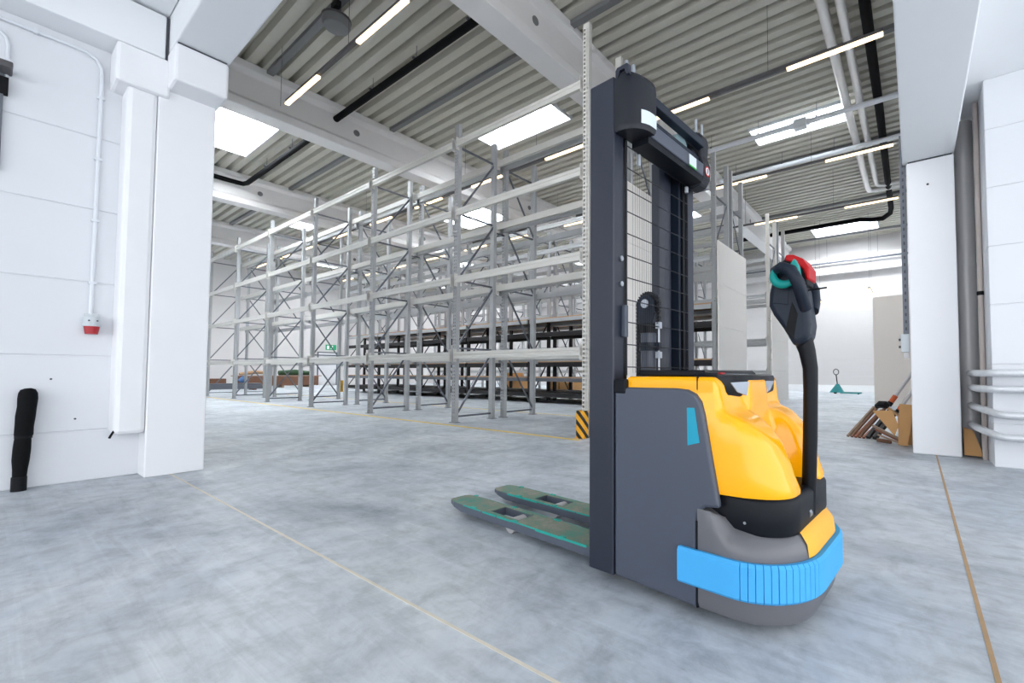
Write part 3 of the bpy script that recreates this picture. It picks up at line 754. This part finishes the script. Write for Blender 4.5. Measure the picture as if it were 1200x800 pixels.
# ------------------------------------------------------------------ items on the left wall
sc = thing('wall_socket', 'grey and red industrial socket hanging on left wall', 'socket', (-5.26, .515, 1.2))
obj('housing', MB().cyl((.055, 0, .02), (.05, 0, .088), .048, 20), 'greyplug', sc, bevel=.006, smooth=40)
obj('wall_plate', B(0, .03, -.04, .04, .0, .115), 'greyplug', sc, bevel=.004)
obj('collar', MB().cyl((.056, 0, .012), (.056, 0, .026), .051, 20), 'greyplug', sc, smooth=40)
obj('cap', MB().cyl((.058, 0, -.048), (.056, 0, .012), .036, 20, .044), 'redplug', sc, smooth=40)
for y in (-.02, .025): obj('screw', MB().cyl((.1, y, .055), (.104, y, .055), .006, 8), 'gap', sc)
cd = thing('conduit', 'white conduit dropping to the red socket on left wall', 'conduit', (-5.256, .51, 0))
pth = [(.014, .0, 1.305), (.014, .002, 2.0), (.014, .005, 3.20), (.014, .002, 3.30), (.014, -.03, 3.365), (.014, -.09, 3.395), (.014, -.2, 3.40), (.014, -2.0, 3.40)]
obj('pipe', MB().tube(pth, .0125, 10), 'conduit', cd, smooth=50)
for z in (1.55, 2.05, 2.55, 3.05): obj('clip', B(0, .03, -.02, .024, z, z + .02), 'conduit', cd)
obj('clip', B(0, .03, -.35, -.33, 3.38, 3.42), 'conduit', cd)
cd2 = thing('conduit', 'short bent white conduit at top left corner of left wall', 'conduit', (-5.26, .05, 0))
obj('pipe', MB().tube([(.014, .0, 2.95), (.014, .0, 3.22), (.014, -.01, 3.275), (.014, -.045, 3.31), (.014, -.12, 3.325), (.014, -.7, 3.33)], .011, 10), 'conduit', cd2, smooth=50)
obj('clip', B(0, .028, -.018, .018, 3.1, 3.12), 'conduit', cd2)
bp_ = thing('insulated_pipe', 'black insulated pipe stub rising from floor at left wall', 'pipe', (-5.19, .195, 0))
pts = []; rs = []
for z, x, y, r in ((0, 0, 0, .034), (.10, 0, .001, .034), (.15, 0, .002, .036), (.22, 0, .003, .042), (.30, .003, .006, .043), (.36, 0, .008, .041), (.385, 0, .010, .0375), (.40, 0, .011, .046), (.46, .002, .012, .045), (.53, 0, .015, .048), (.60, .002, .02, .0465), (.66, 0, .022, .049), (.70, 0, .022, .046), (.725, 0, .021, .036), (.735, 0, .02, .015)):
    pts.append((x, y, z)); rs.append(r)
obj('sleeve', MB().tube(pts, rs, 18), 'blackpipe', bp_, smooth=60)
obj('floor_collar', MB().cyl((0, 0, 0), (0, 0, .10), .038, 18), 'rubber', bp_, smooth=40)
obj('tape_band', MB().cyl((0, .01, .375), (0, .01, .395), .043, 18), 'rubber', bp_, smooth=40)
tb = thing('hanging_cable', 'dark cable end poking out under left column casing', 'cable', (-5.03, .63, 0))
obj('cable_tail', MB().tube([(-.06, .02, .40), (-.02, .01, .39), (.0, -.005, .365), (-.002, -.015, .34)], .008, 8), 'rubber', tb, smooth=50)
ws = thing('wall_bracket', 'dark steel bracket on perforated rail at left picture edge', 'bracket', (-5.26, .02, 0))
obj('rail', B(0, .03, -.02, .02, 2.30, 3.0), 'galvd', ws)
obj('arm', B(0, .16, -.05, .055, 3.0, 3.05), 'trunk', ws, bevel=.01)
obj('clamp', B(0, .05, -.01, .04, 2.85, 2.97), 'rubber', ws)
for y, z in ((.325, .80), (.455, .49)):
    tag(obj('wall_plug', MB().cyl((-5.262, y, z), (-5.257, y, z), .007, 10), 'gap'), 'small dark anchor hole in left wall %s' % ('above black pipe' if z > .6 else 'low beside black pipe'), 'anchor')

# ------------------------------------------------------------------ items by the right column
du = thing('round_duct', 'thick grey vertical duct beside right column', 'duct', (.478, 6.32, 0))
obj('pipe', MB().cyl((0, 0, 0), (0, 0, 3.6), .085, 24), 'ductgrey', du, smooth=40)
for z in (.86, 2.0): obj('joint_band', MB().cyl((0, 0, z), (0, 0, z + .05), .089, 24), 'ductgrey', du, smooth=40)
vp = thing('vertical_pipe', 'thin beige vertical pipe against right wall corner', 'pipe', (.56, 6.02, 0))
obj('pipe', MB().cyl((0, 0, 0), (0, 0, 3.65), .022, 16), 'beige', vp, smooth=40)
obj('clamp', MB().cyl((0, 0, 1.66), (0, 0, 1.70), .028, 16).box(-.03, .024, -.02, .02, 1.665, 1.695), 'rubber', vp, smooth=40)
for i, (z, lab) in enumerate(((.868, 'topmost of four white wrapped pipes on right wall'), (.722, 'second from top of four white wrapped pipes on right wall'),
                              (.485, 'third from top of four white wrapped pipes on right wall'), (.286, 'lowest of four white wrapped pipes on right wall'))):
    t = thing('wrapped_pipe', lab, 'pipe', (0, 5.5, z), group='white wrapped pipes')
    r = .034
    if i < 2: path = [(2.5, 0, 0), (1.0, 0, 0), (.62, .0, 0), (.56, .01, 0), (.52, .05, 0), (.50, .12, 0), (.488, .22, 0), (.484, .725, 0)]
    else: path = [(2.5, 0, 0), (1.0, 0, 0), (.66, .0, 0), (.60, .02, .01), (.555, .08, .03), (.52, .2, .04), (.488, .45, .045), (.478, .725, .045)]
    obj('pipe', MB().tube(path, r, 14), 'wrap', t, smooth=60)
    obj('wall_hanger', B(.70, .73, .0, .125, -.012, .012), 'galvd', t)
    obj('wall_hanger', B(1.5, 1.53, .0, .125, -.012, .012), 'galvd', t)
ct = thing('cable_channel', 'perforated steel cable channel on left side of right column', 'cable channel', (-.033, 6.10, 0))
cm = MB()
cm.box(-.055, 0, 0, .003, 1.25, 3.55); cm.box(-.055, -.052, .003, .05, 1.25, 3.55)
obj('channel', cm, 'galvd', ct)
z = 1.34
while z < 3.5:
    inst('slot', 'slot', lambda: B(-.036, -.02, -.0012, 0, 0, .035), 'gap', ct, (0, 0, z)); z += .08
obj('switch_box', B(-.08, 0, -.01, .06, 1.10, 1.30), 'greyplug', ct, bevel=.006)
obj('switch_box_foot', B(-.055, -.005, .0, .05, 1.03, 1.10), 'ductgrey', ct, bevel=.004)
obj('cable_gland', MB().cyl((-.10, .02, 1.24), (-.08, .02, 1.24), .014, 10).cyl((-.10, .02, 1.16), (-.08, .02, 1.16), .014, 10), 'trunk', ct)
tag(obj('partition', B(-.88, .58, 14.5, 14.58, 0, 2.96), 'partition'), 'beige freestanding partition board behind right column', 'partition')

# pile beside the column
bxo = thing('cardboard_box', 'open brown cardboard box beside right column', 'box', (-.02, 6.71, 0))
obj('side', B(-.14, .02, .0, .012, 0, .33), 'cardboard', bxo); obj('side', B(-.14, .02, .40, .412, 0, .33), 'cardboard', bxo)
obj('side', B(-.152, -.14, 0, .412, 0, .33), 'cardboard', bxo); obj('side', B(.02, .032, 0, .412, 0, .33), 'cardboard', bxo)
obj('bottom', B(-.14, .02, .012, .4, 0, .01), 'cardboard', bxo)
obj('flap', MB().rings([[(-.15, .0, .33), (-.15, .40, .33), (-.145, .40, .335), (-.145, .0, .335)], [(-.26, .02, .42), (-.26, .38, .42), (-.255, .38, .425), (-.255, .02, .425)]]), 'cardboard', bxo)
shp = MB().rings([[(-.15, -.02, .012), (-.06, -.03, .01), (.02, .0, .49), (-.13, -.0, .50)], [(-.15, -.03, .012), (-.06, -.04, .01), (.02, -.01, .49), (-.13, -.01, .50)]])
tag(obj('cardboard_sheet', shp, 'cardboard', loc=(-.02, 6.555, 0)), 'tall brown cardboard sheet leaning by right column', 'cardboard', 'loose cardboard sheets')
sh2 = MB().rings([[(-.08, -.03, .10), (-.30, .0, .385), (-.10, .0, .40), (-.04, -.02, .22)], [(-.08, -.04, .10), (-.30, -.01, .385), (-.10, -.01, .40), (-.04, -.03, .22)]])
tag(obj('cardboard_sheet', sh2, 'cardboard', loc=(-.12, 6.53, .02)), 'folded triangular cardboard sheet lying on bars beside right column', 'cardboard', 'loose cardboard sheets')
sh3 = MB().rings([[(.02, 0, .02), (.17, -.04, .02), (.10, .06, .27), (.02, .08, .30)], [(.02, .012, .02), (.17, -.028, .02), (.10, .072, .27), (.02, .092, .30)]])
tag(obj('cardboard_sheet', sh3, 'cardboard', loc=(.385, 6.10, 0)), 'brown cardboard sheet on floor between right column and wall', 'cardboard', 'loose cardboard sheets')
bars = [((-.735, 6.95, .02), (-.455, 7.40, .40), .034, 'timbergrey', 'leftmost weathered timber bar in the heap by right column'),
        ((-.690, 6.93, .02), (-.405, 7.38, .41), .034, 'timber', 'brown timber bar, second from left in the heap'),
        ((-.645, 6.92, .02), (-.365, 7.37, .36), .036, 'timberred', 'reddish timber bar, third from left in the heap'),
        ((-.600, 6.91, .02), (-.320, 7.36, .40), .036, 'timber', 'brown timber bar, fourth from left in the heap'),
        ((-.553, 6.89, .02), (-.305, 7.30, .30), .034, 'timberred', 'short reddish timber bar in middle of the heap'),
        ((-.500, 6.87, .03), (-.265, 7.30, .38), .05, 'darksteel', 'black steel bar, left one of two in the heap'),
        ((-.425, 6.84, .03), (-.205, 7.24, .36), .055, 'darksteel', 'black steel bar, right one of two in the heap'),
        ((-.435, 6.66, .215), (-.145, 6.555, .075), .03, 'timbergrey', 'topmost weathered slat fanned at right of the heap'),
        ((-.405, 6.685, .165), (-.125, 6.575, .045), .03, 'timberred', 'reddish slat between weathered slats at right of the heap'),
        ((-.380, 6.64, .105), (-.105, 6.535, .02), .026, 'timbergrey', 'lowest weathered slat fanned at right of the heap'),
        ((-.39, 6.73, .03), (-.24, 6.70, .02), .05, 'timber', 'short flat plank under the slats of the heap')]
for a, b, w_, m_, lab in bars:
    tag(obj('timber_bar' if m_ != 'darksteel' else 'steel_bar', MB().bar(a, b, w_, w_ * .8), m_, bevel=.004, seg=1), lab, 'bar', 'bars in the heap by the column')
for a, b, lab in (((-.27, 7.33, .46), (.01, 7.45, .92), 'grey pipe with orange sleeve, left one above the heap'), ((-.17, 7.05, .38), (.02, 7.12, .72), 'grey pipe with orange sleeve, right one above the heap')):
    t = thing('sleeved_pipe', lab, 'pipe', a, group='orange sleeved pipes in the heap')
    v = Vector(b) - Vector(a)
    obj('pipe', MB().cyl(v * .18, v * 1.6, .022, 14), 'ductgrey', t, smooth=40)
    obj('sleeve', MB().cyl(v * .02, v * .22, .032, 14), 'orange', t, smooth=40)
    obj('plug', MB().cyl(v * -.06, v * .03, .034, 14), 'rubber', t, smooth=40)
tag(obj('dark_rag', MB().tube([(-.42, 7.20, .42), (-.37, 7.16, .45), (-.31, 7.12, .45), (-.27, 7.12, .43)], [.03, .05, .05, .03], 10), 'rubber'), 'dark bundled cloth on top of the heap by right column', 'cloth')

# ------------------------------------------------------------------ ceiling services
def pipe_run(name, label, path, r, m, cat='pipe', hang=(), group=None):
    p0 = Vector(path[0]); t = thing(name, label, cat, p0, group=group)
    obj('pipe', MB().tube([Vector(p) - p0 for p in path], r, 14), m, t, smooth=50)
    for h in hang:
        q = Vector(h) - p0; obj('hanger', MB().cyl((q.x, q.y, q.z + r * .8), (q.x, q.y, 7.15 - p0.z), .006, 6).box(q.x - .02, q.x + .02, q.y - r * 1.15, q.y + r * 1.15, q.z + r * .6, q.z + r * 1.1), 'galvd', t)
    return t
def hx(y, z, xs): return [(x, y, z) for x in xs]
pipe_run('insulated_ceiling_pipe', 'black insulated pipe under roof between first and second girder', [(-10.86, 4.81, 6.82), (-5.2, 4.81, 6.82)], .07, 'blackpipe', hang=hx(4.81, 6.82, (-9.2, -7.6, -6.0)), group='black ceiling pipes')
pipe_run('insulated_ceiling_pipe', 'black insulated pipe under roof between second and third girder', [(-17.0, 3.0, 6.80), (-17.0, 4.6, 6.80), (-16.98, 4.77, 6.80), (-16.8, 4.83, 6.80), (-12.0, 4.83, 6.82), (-11.1, 4.83, 6.82)], .07, 'blackpipe', hang=hx(4.83, 6.82, (-15.2, -13.4)), group='black ceiling pipes')
pipe_run('insulated_ceiling_pipe', 'long black insulated pipe along upper right of hall', [(-.53, 1.4, 6.9), (-.53, 8, 6.9), (-.52, 12, 6.9), (-.56, 19.6, 6.9), (-.60, 20.0, 6.85), (-.85, 20.2, 6.75), (-1.2, 20.3, 6.8), (-1.6, 20.35, 6.9), (-8, 20.4, 6.9)], .085, 'blackpipe',
         hang=[(-.53, 9.5, 6.9), (-.52, 13.5, 6.9), (-.54, 17.0, 6.9), (-3, 20.36, 6.9)], group='black ceiling pipes')
obj('branch', MB().cyl((.0, 10.2, 0), (.5, 10.2, 0), .05, 12), 'blackpipe', [o for o in bpy.data.objects if o.get('label', '').startswith('long black')][0], smooth=40)
pipe_run('jacketed_pipe', 'left one of two silver jacketed pipes under roof at right', [(-1.10, 1.4, 6.9), (-1.10, 16.9, 6.9), (-1.06, 17.2, 6.9), (-.9, 17.3, 6.9), (.4, 17.3, 6.9)], .085, 'silver', hang=[(-1.1, 8.5, 6.9), (-1.1, 12.5, 6.9), (-1.1, 15.5, 6.9)], group='silver jacketed pipes')
pipe_run('jacketed_pipe', 'right one of two silver jacketed pipes under roof at right', [(-.85, 1.4, 6.9), (-.85, 16.6, 6.9), (-.80, 16.85, 6.9), (-.62, 16.95, 6.9), (.4, 16.95, 6.9)], .075, 'silver', hang=[(-.85, 8.5, 6.9), (-.85, 12.5, 6.9), (-.85, 15.5, 6.9)], group='silver jacketed pipes')
pipe_run('sprinkler_pipe', 'white sprinkler pipe crossing in front of right skylight', hx(11.33, 6.75, (-4.7, -.1)), .06, 'conduit', hang=hx(11.33, 6.75, (-4.2, -3.0, -1.7)), group='white sprinkler pipes')
pipe_run('sprinkler_pipe', 'white sprinkler pipe behind the right skylight above light rail', hx(13.35, 6.75, (-4.7, -.1)), .06, 'conduit', hang=hx(13.35, 6.75, (-4.2, -2.9, -1.6)), group='white sprinkler pipes')
pipe_run('sprinkler_pipe', 'thin dark pipe across upper back wall', hx(23.55, 6.05, (-12, .5)), .045, 'galvd', hang=hx(23.55, 6.05, (-6, -3.2, -1.2)), group='white sprinkler pipes')
sprk = [o for o in bpy.data.objects if o.get('label', '').startswith('white sprinkler pipe crossing')][0]
jb = obj('junction_box', B(-.14, .14, -.1, .1, -.1, .12), 'conduit', sprk, bevel=.02, loc=(2.65, 0, -.02)); obj('collar', MB().cyl((-.2, 0, .02), (.2, 0, .02), .075, 16), 'conduit', jb, smooth=40)
dr = thing('ceiling_speaker', 'round grey drum unit hanging under roof beside nearest light rail', 'speaker', (-7.75, 3.40, 6.78))
rr_ = [(.0, -.13), (.12, -.13), (.19, -.11), (.215, -.06), (.215, .05), (.20, .07), (.12, .12), (.0, .13)]
lm = MB(); lm.rings([[(r * math.cos(2 * PI * i / 28) if r else .001 * math.cos(2 * PI * i / 28), r * math.sin(2 * PI * i / 28) if r else .001 * math.sin(2 * PI * i / 28), z) for i in range(28)] for r, z in rr_])
obj('drum', lm, 'purlin', dr, smooth=40)
obj('rim', MB().cyl((0, 0, .02), (0, 0, .055), .225, 28), 'trunk', dr, smooth=40)
obj('mount', B(-.05, .05, -.05, .05, .12, .37), 'trunk', dr); obj('mount_arm', B(-.22, -.08, -.03, .03, .1, .16), 'rubber', dr); obj('mount_arm', B(.06, .25, -.12, -.04, .1, .2), 'rubber', dr)

# ------------------------------------------------------------------ far background
pj = thing('pallet_jack', 'small teal hand pallet jack parked before back wall', 'pallet jack', (-2.62, 21.7, 0))
obj('body', MB().rings([[(-.30, -.2, .06), (.22, -.2, .06), (.22, .2, .06), (-.30, .2, .06)], [(-.06, -.06, .42), (.04, -.06, .42), (.04, .06, .42), (-.06, .06, .42)]]), 'jack', pj)
for y in (-.24, .08): obj('fork', B(.1, .85, y, y + .16, .03, .085), 'jack', pj)
hn = obj('handle', MB().cyl((-.02, 0, .40), (-.06, 0, .82), .022, 10), 'rubber', pj, smooth=40)
obj('handle_loop', MB().tube([(-.06 + .10 * math.cos(a), 0, .93 + .12 * math.sin(a)) for a in [2 * PI * i / 16 - PI / 2 for i in range(17)]], .016, 8), 'rubber', hn, smooth=50)
obj('wheel', MB().cyl((-.1, -.08, .06), (-.1, .08, .06), .06, 16), 'rubber', pj, smooth=40)
for x, y in ((.75, -.16), (.75, .16)): obj('wheel', MB().cyl((x, y - .04, .03), (x, y + .04, .03), .03, 12), 'rubber', pj)
d1 = thing('door_1', 'pale grey door in far end wall under exit sign', 'door', (-31.0, 13.55, 0), kind='structure')
obj('frame', B(0, .04, -.62, -.55, 0, 2.15).box(0, .04, .55, .62, 0, 2.15).box(0, .04, -.62, .62, 2.1, 2.17), 'galvd', d1)
obj('leaf', B(0, .03, -.55, .55, .02, 2.1), 'door', d1); obj('handle', B(.03, .08, .42, .5, 1.0, 1.03), 'trunk', d1)
ex = thing('exit_sign', 'green exit sign with white running figure above far door', 'sign', (-31.0, 13.75, 2.48))
obj('plate', B(.0, .05, -.32, .32, -.17, .17), 'exitgreen', ex)
obj('figure', MB().cyl((.05, .08, .09), (.054, .08, .09), .035, 12).add([(.053, .02, .06), (.053, .12, .06), (.053, .1, -.02), (.053, .17, -.12), (.053, .12, -.12), (.053, .06, -.04), (.053, .0, -.12), (.053, -.05, -.10), (.053, .03, -.01)], [(0, 1, 2, 3, 4, 5, 6, 7, 8)]), 'white', ex)
obj('doorway', B(.05, .053, -.26, -.12, -.12, .11), 'white', ex)
for i, (x, z, lab) in enumerate(((-1.33, 4.1, 'small lit lamp hanging before back wall above beige partition'), (-3.2, 3.95, 'small lit lamp hanging before back wall behind tiller head'))):
    t = thing('pendant_lamp', lab, 'lamp', (x, 20.9, z), group='far pendant lamps')
    obj('tube', B(-.035, .035, -.7, .7, -.03, .03), 'led', t); obj('housing', B(-.04, .04, -.75, .75, .03, .08), 'trunk', t)
    obj('wire', MB().cyl((0, -.5, .08), (0, -.5, 7.15 - z), .004, 6).cyl((0, .5, .08), (0, .5, 7.15 - z), .004, 6), 'trunk', t)
# stored material at the far left
far = [('timber_stack', 'long dark timber stack on floor near far end wall', 'timber', lambda: B(-.45, .45, -2.0, 1.6, .12, .62), 'timber', (-28, 10.0, 0)),
       ('tarp_roll', 'dark green rolled tarp lying on the far timber stack', 'tarp', lambda: MB().tube([(0, -.8, .80), (0, 0, .83), (0, .9, .78)], [.12, .16, .1], 12), 'tarp', (-27.9, 10.5, 0)),
       ('cloth_bundle', 'tan bundle draped over the far timber stack', 'bundle', lambda: MB().tube([(0, -1.4, .74), (0, -.7, .84), (0, 0, .80)], [.07, .1, .06], 10), 'particle', (-27.75, 9.3, 0)),
       ('steel_profile_bundle', 'grey steel profile bundle low on floor at far left', 'steel bundle', lambda: B(-.3, .3, -2.2, 1.2, .05, .22).box(-.2, .2, -1.8, .9, .22, .32), 'galvd', (-25.5, 7.2, 0)),
       ('blue_bag', 'small blue plastic bag on far steel bundle', 'bag', lambda: MB().tube([(0, -.15, .42), (0, 0, .50), (0, .2, .42)], [.08, .17, .07], 10), 'bluebag', (-25.5, 7.4, 0)),
       ('orange_barrow', 'orange tool cart at far left beside column edge', 'cart', lambda: MB().rings([[(-.3, -.25, .35), (.3, -.25, .35), (.3, .25, .35), (-.3, .25, .35)], [(-.4, -.35, .75), (.4, -.35, .75), (.4, .35, .75), (-.4, .35, .75)]]).box(-.3, -.22, -.25, .25, 0, .35).box(.22, .3, -.25, .25, 0, .35), 'orange', (-27.3, 5.75, 0)),
       ('crate', 'dark wooden crate on floor at far left', 'crate', lambda: B(-.4, .4, -.5, .5, 0, .52), 'timber', (-27.5, 6.7, 0))]
for nm, lab, cat, mk, m_, loc in far:
    t = thing(nm, lab, cat, loc)
    obj('body', mk(), m_, t, bevel=.015 if 'stack' in nm or nm == 'crate' else 0, smooth=50 if 'roll' in nm or 'bag' in nm or 'bundle' in nm and nm.startswith('cloth') else 0)
    if nm in ('timber_stack',):
        for y in (-1.6, -.2, 1.2): obj('bearer', B(-.5, .5, y - .05, y + .05, 0, .12), 'timbergrey', t)
        for k in range(6): obj('plank', B(-.42 + k * .14, -.31 + k * .14, -2.1 + random.uniform(-.2, .2), 1.7 + random.uniform(-.2, .2), .62, .66), 'timbergrey' if k % 2 else 'timberred', t)
    if nm == 'steel_profile_bundle':
        for y in (-1.5, .6): obj('bearer', B(-.35, .35, y - .05, y + .05, 0, .05), 'timber', t)
def pallet_load(label, x, y, hh, m_='cardboard'):
    t = thing('loaded_pallet', label, 'pallet', (x, y, 0), group='loaded pallets behind the racks')
    for yy in (-.35, 0, .35): obj('deck_board', B(-.6, .6, yy - .06, yy + .06, .10, .125), 'timber', t)
    for xx in (-.52, 0, .52): obj('bearer', B(xx - .05, xx + .05, -.4, .4, 0, .10), 'timber', t)
    for k, (a, b) in enumerate(((-.55, -.05), (0, .52))): obj('carton', B(a, b, -.38, .38, .127, hh - .18 * k), m_, t, bevel=.01)
pallet_load('pallet with brown cartons behind the shelved racks, left one', -12.9, 12.9, .85)
pallet_load('pallet with brown cartons behind the shelved racks, right one', -10.2, 12.7, .7)
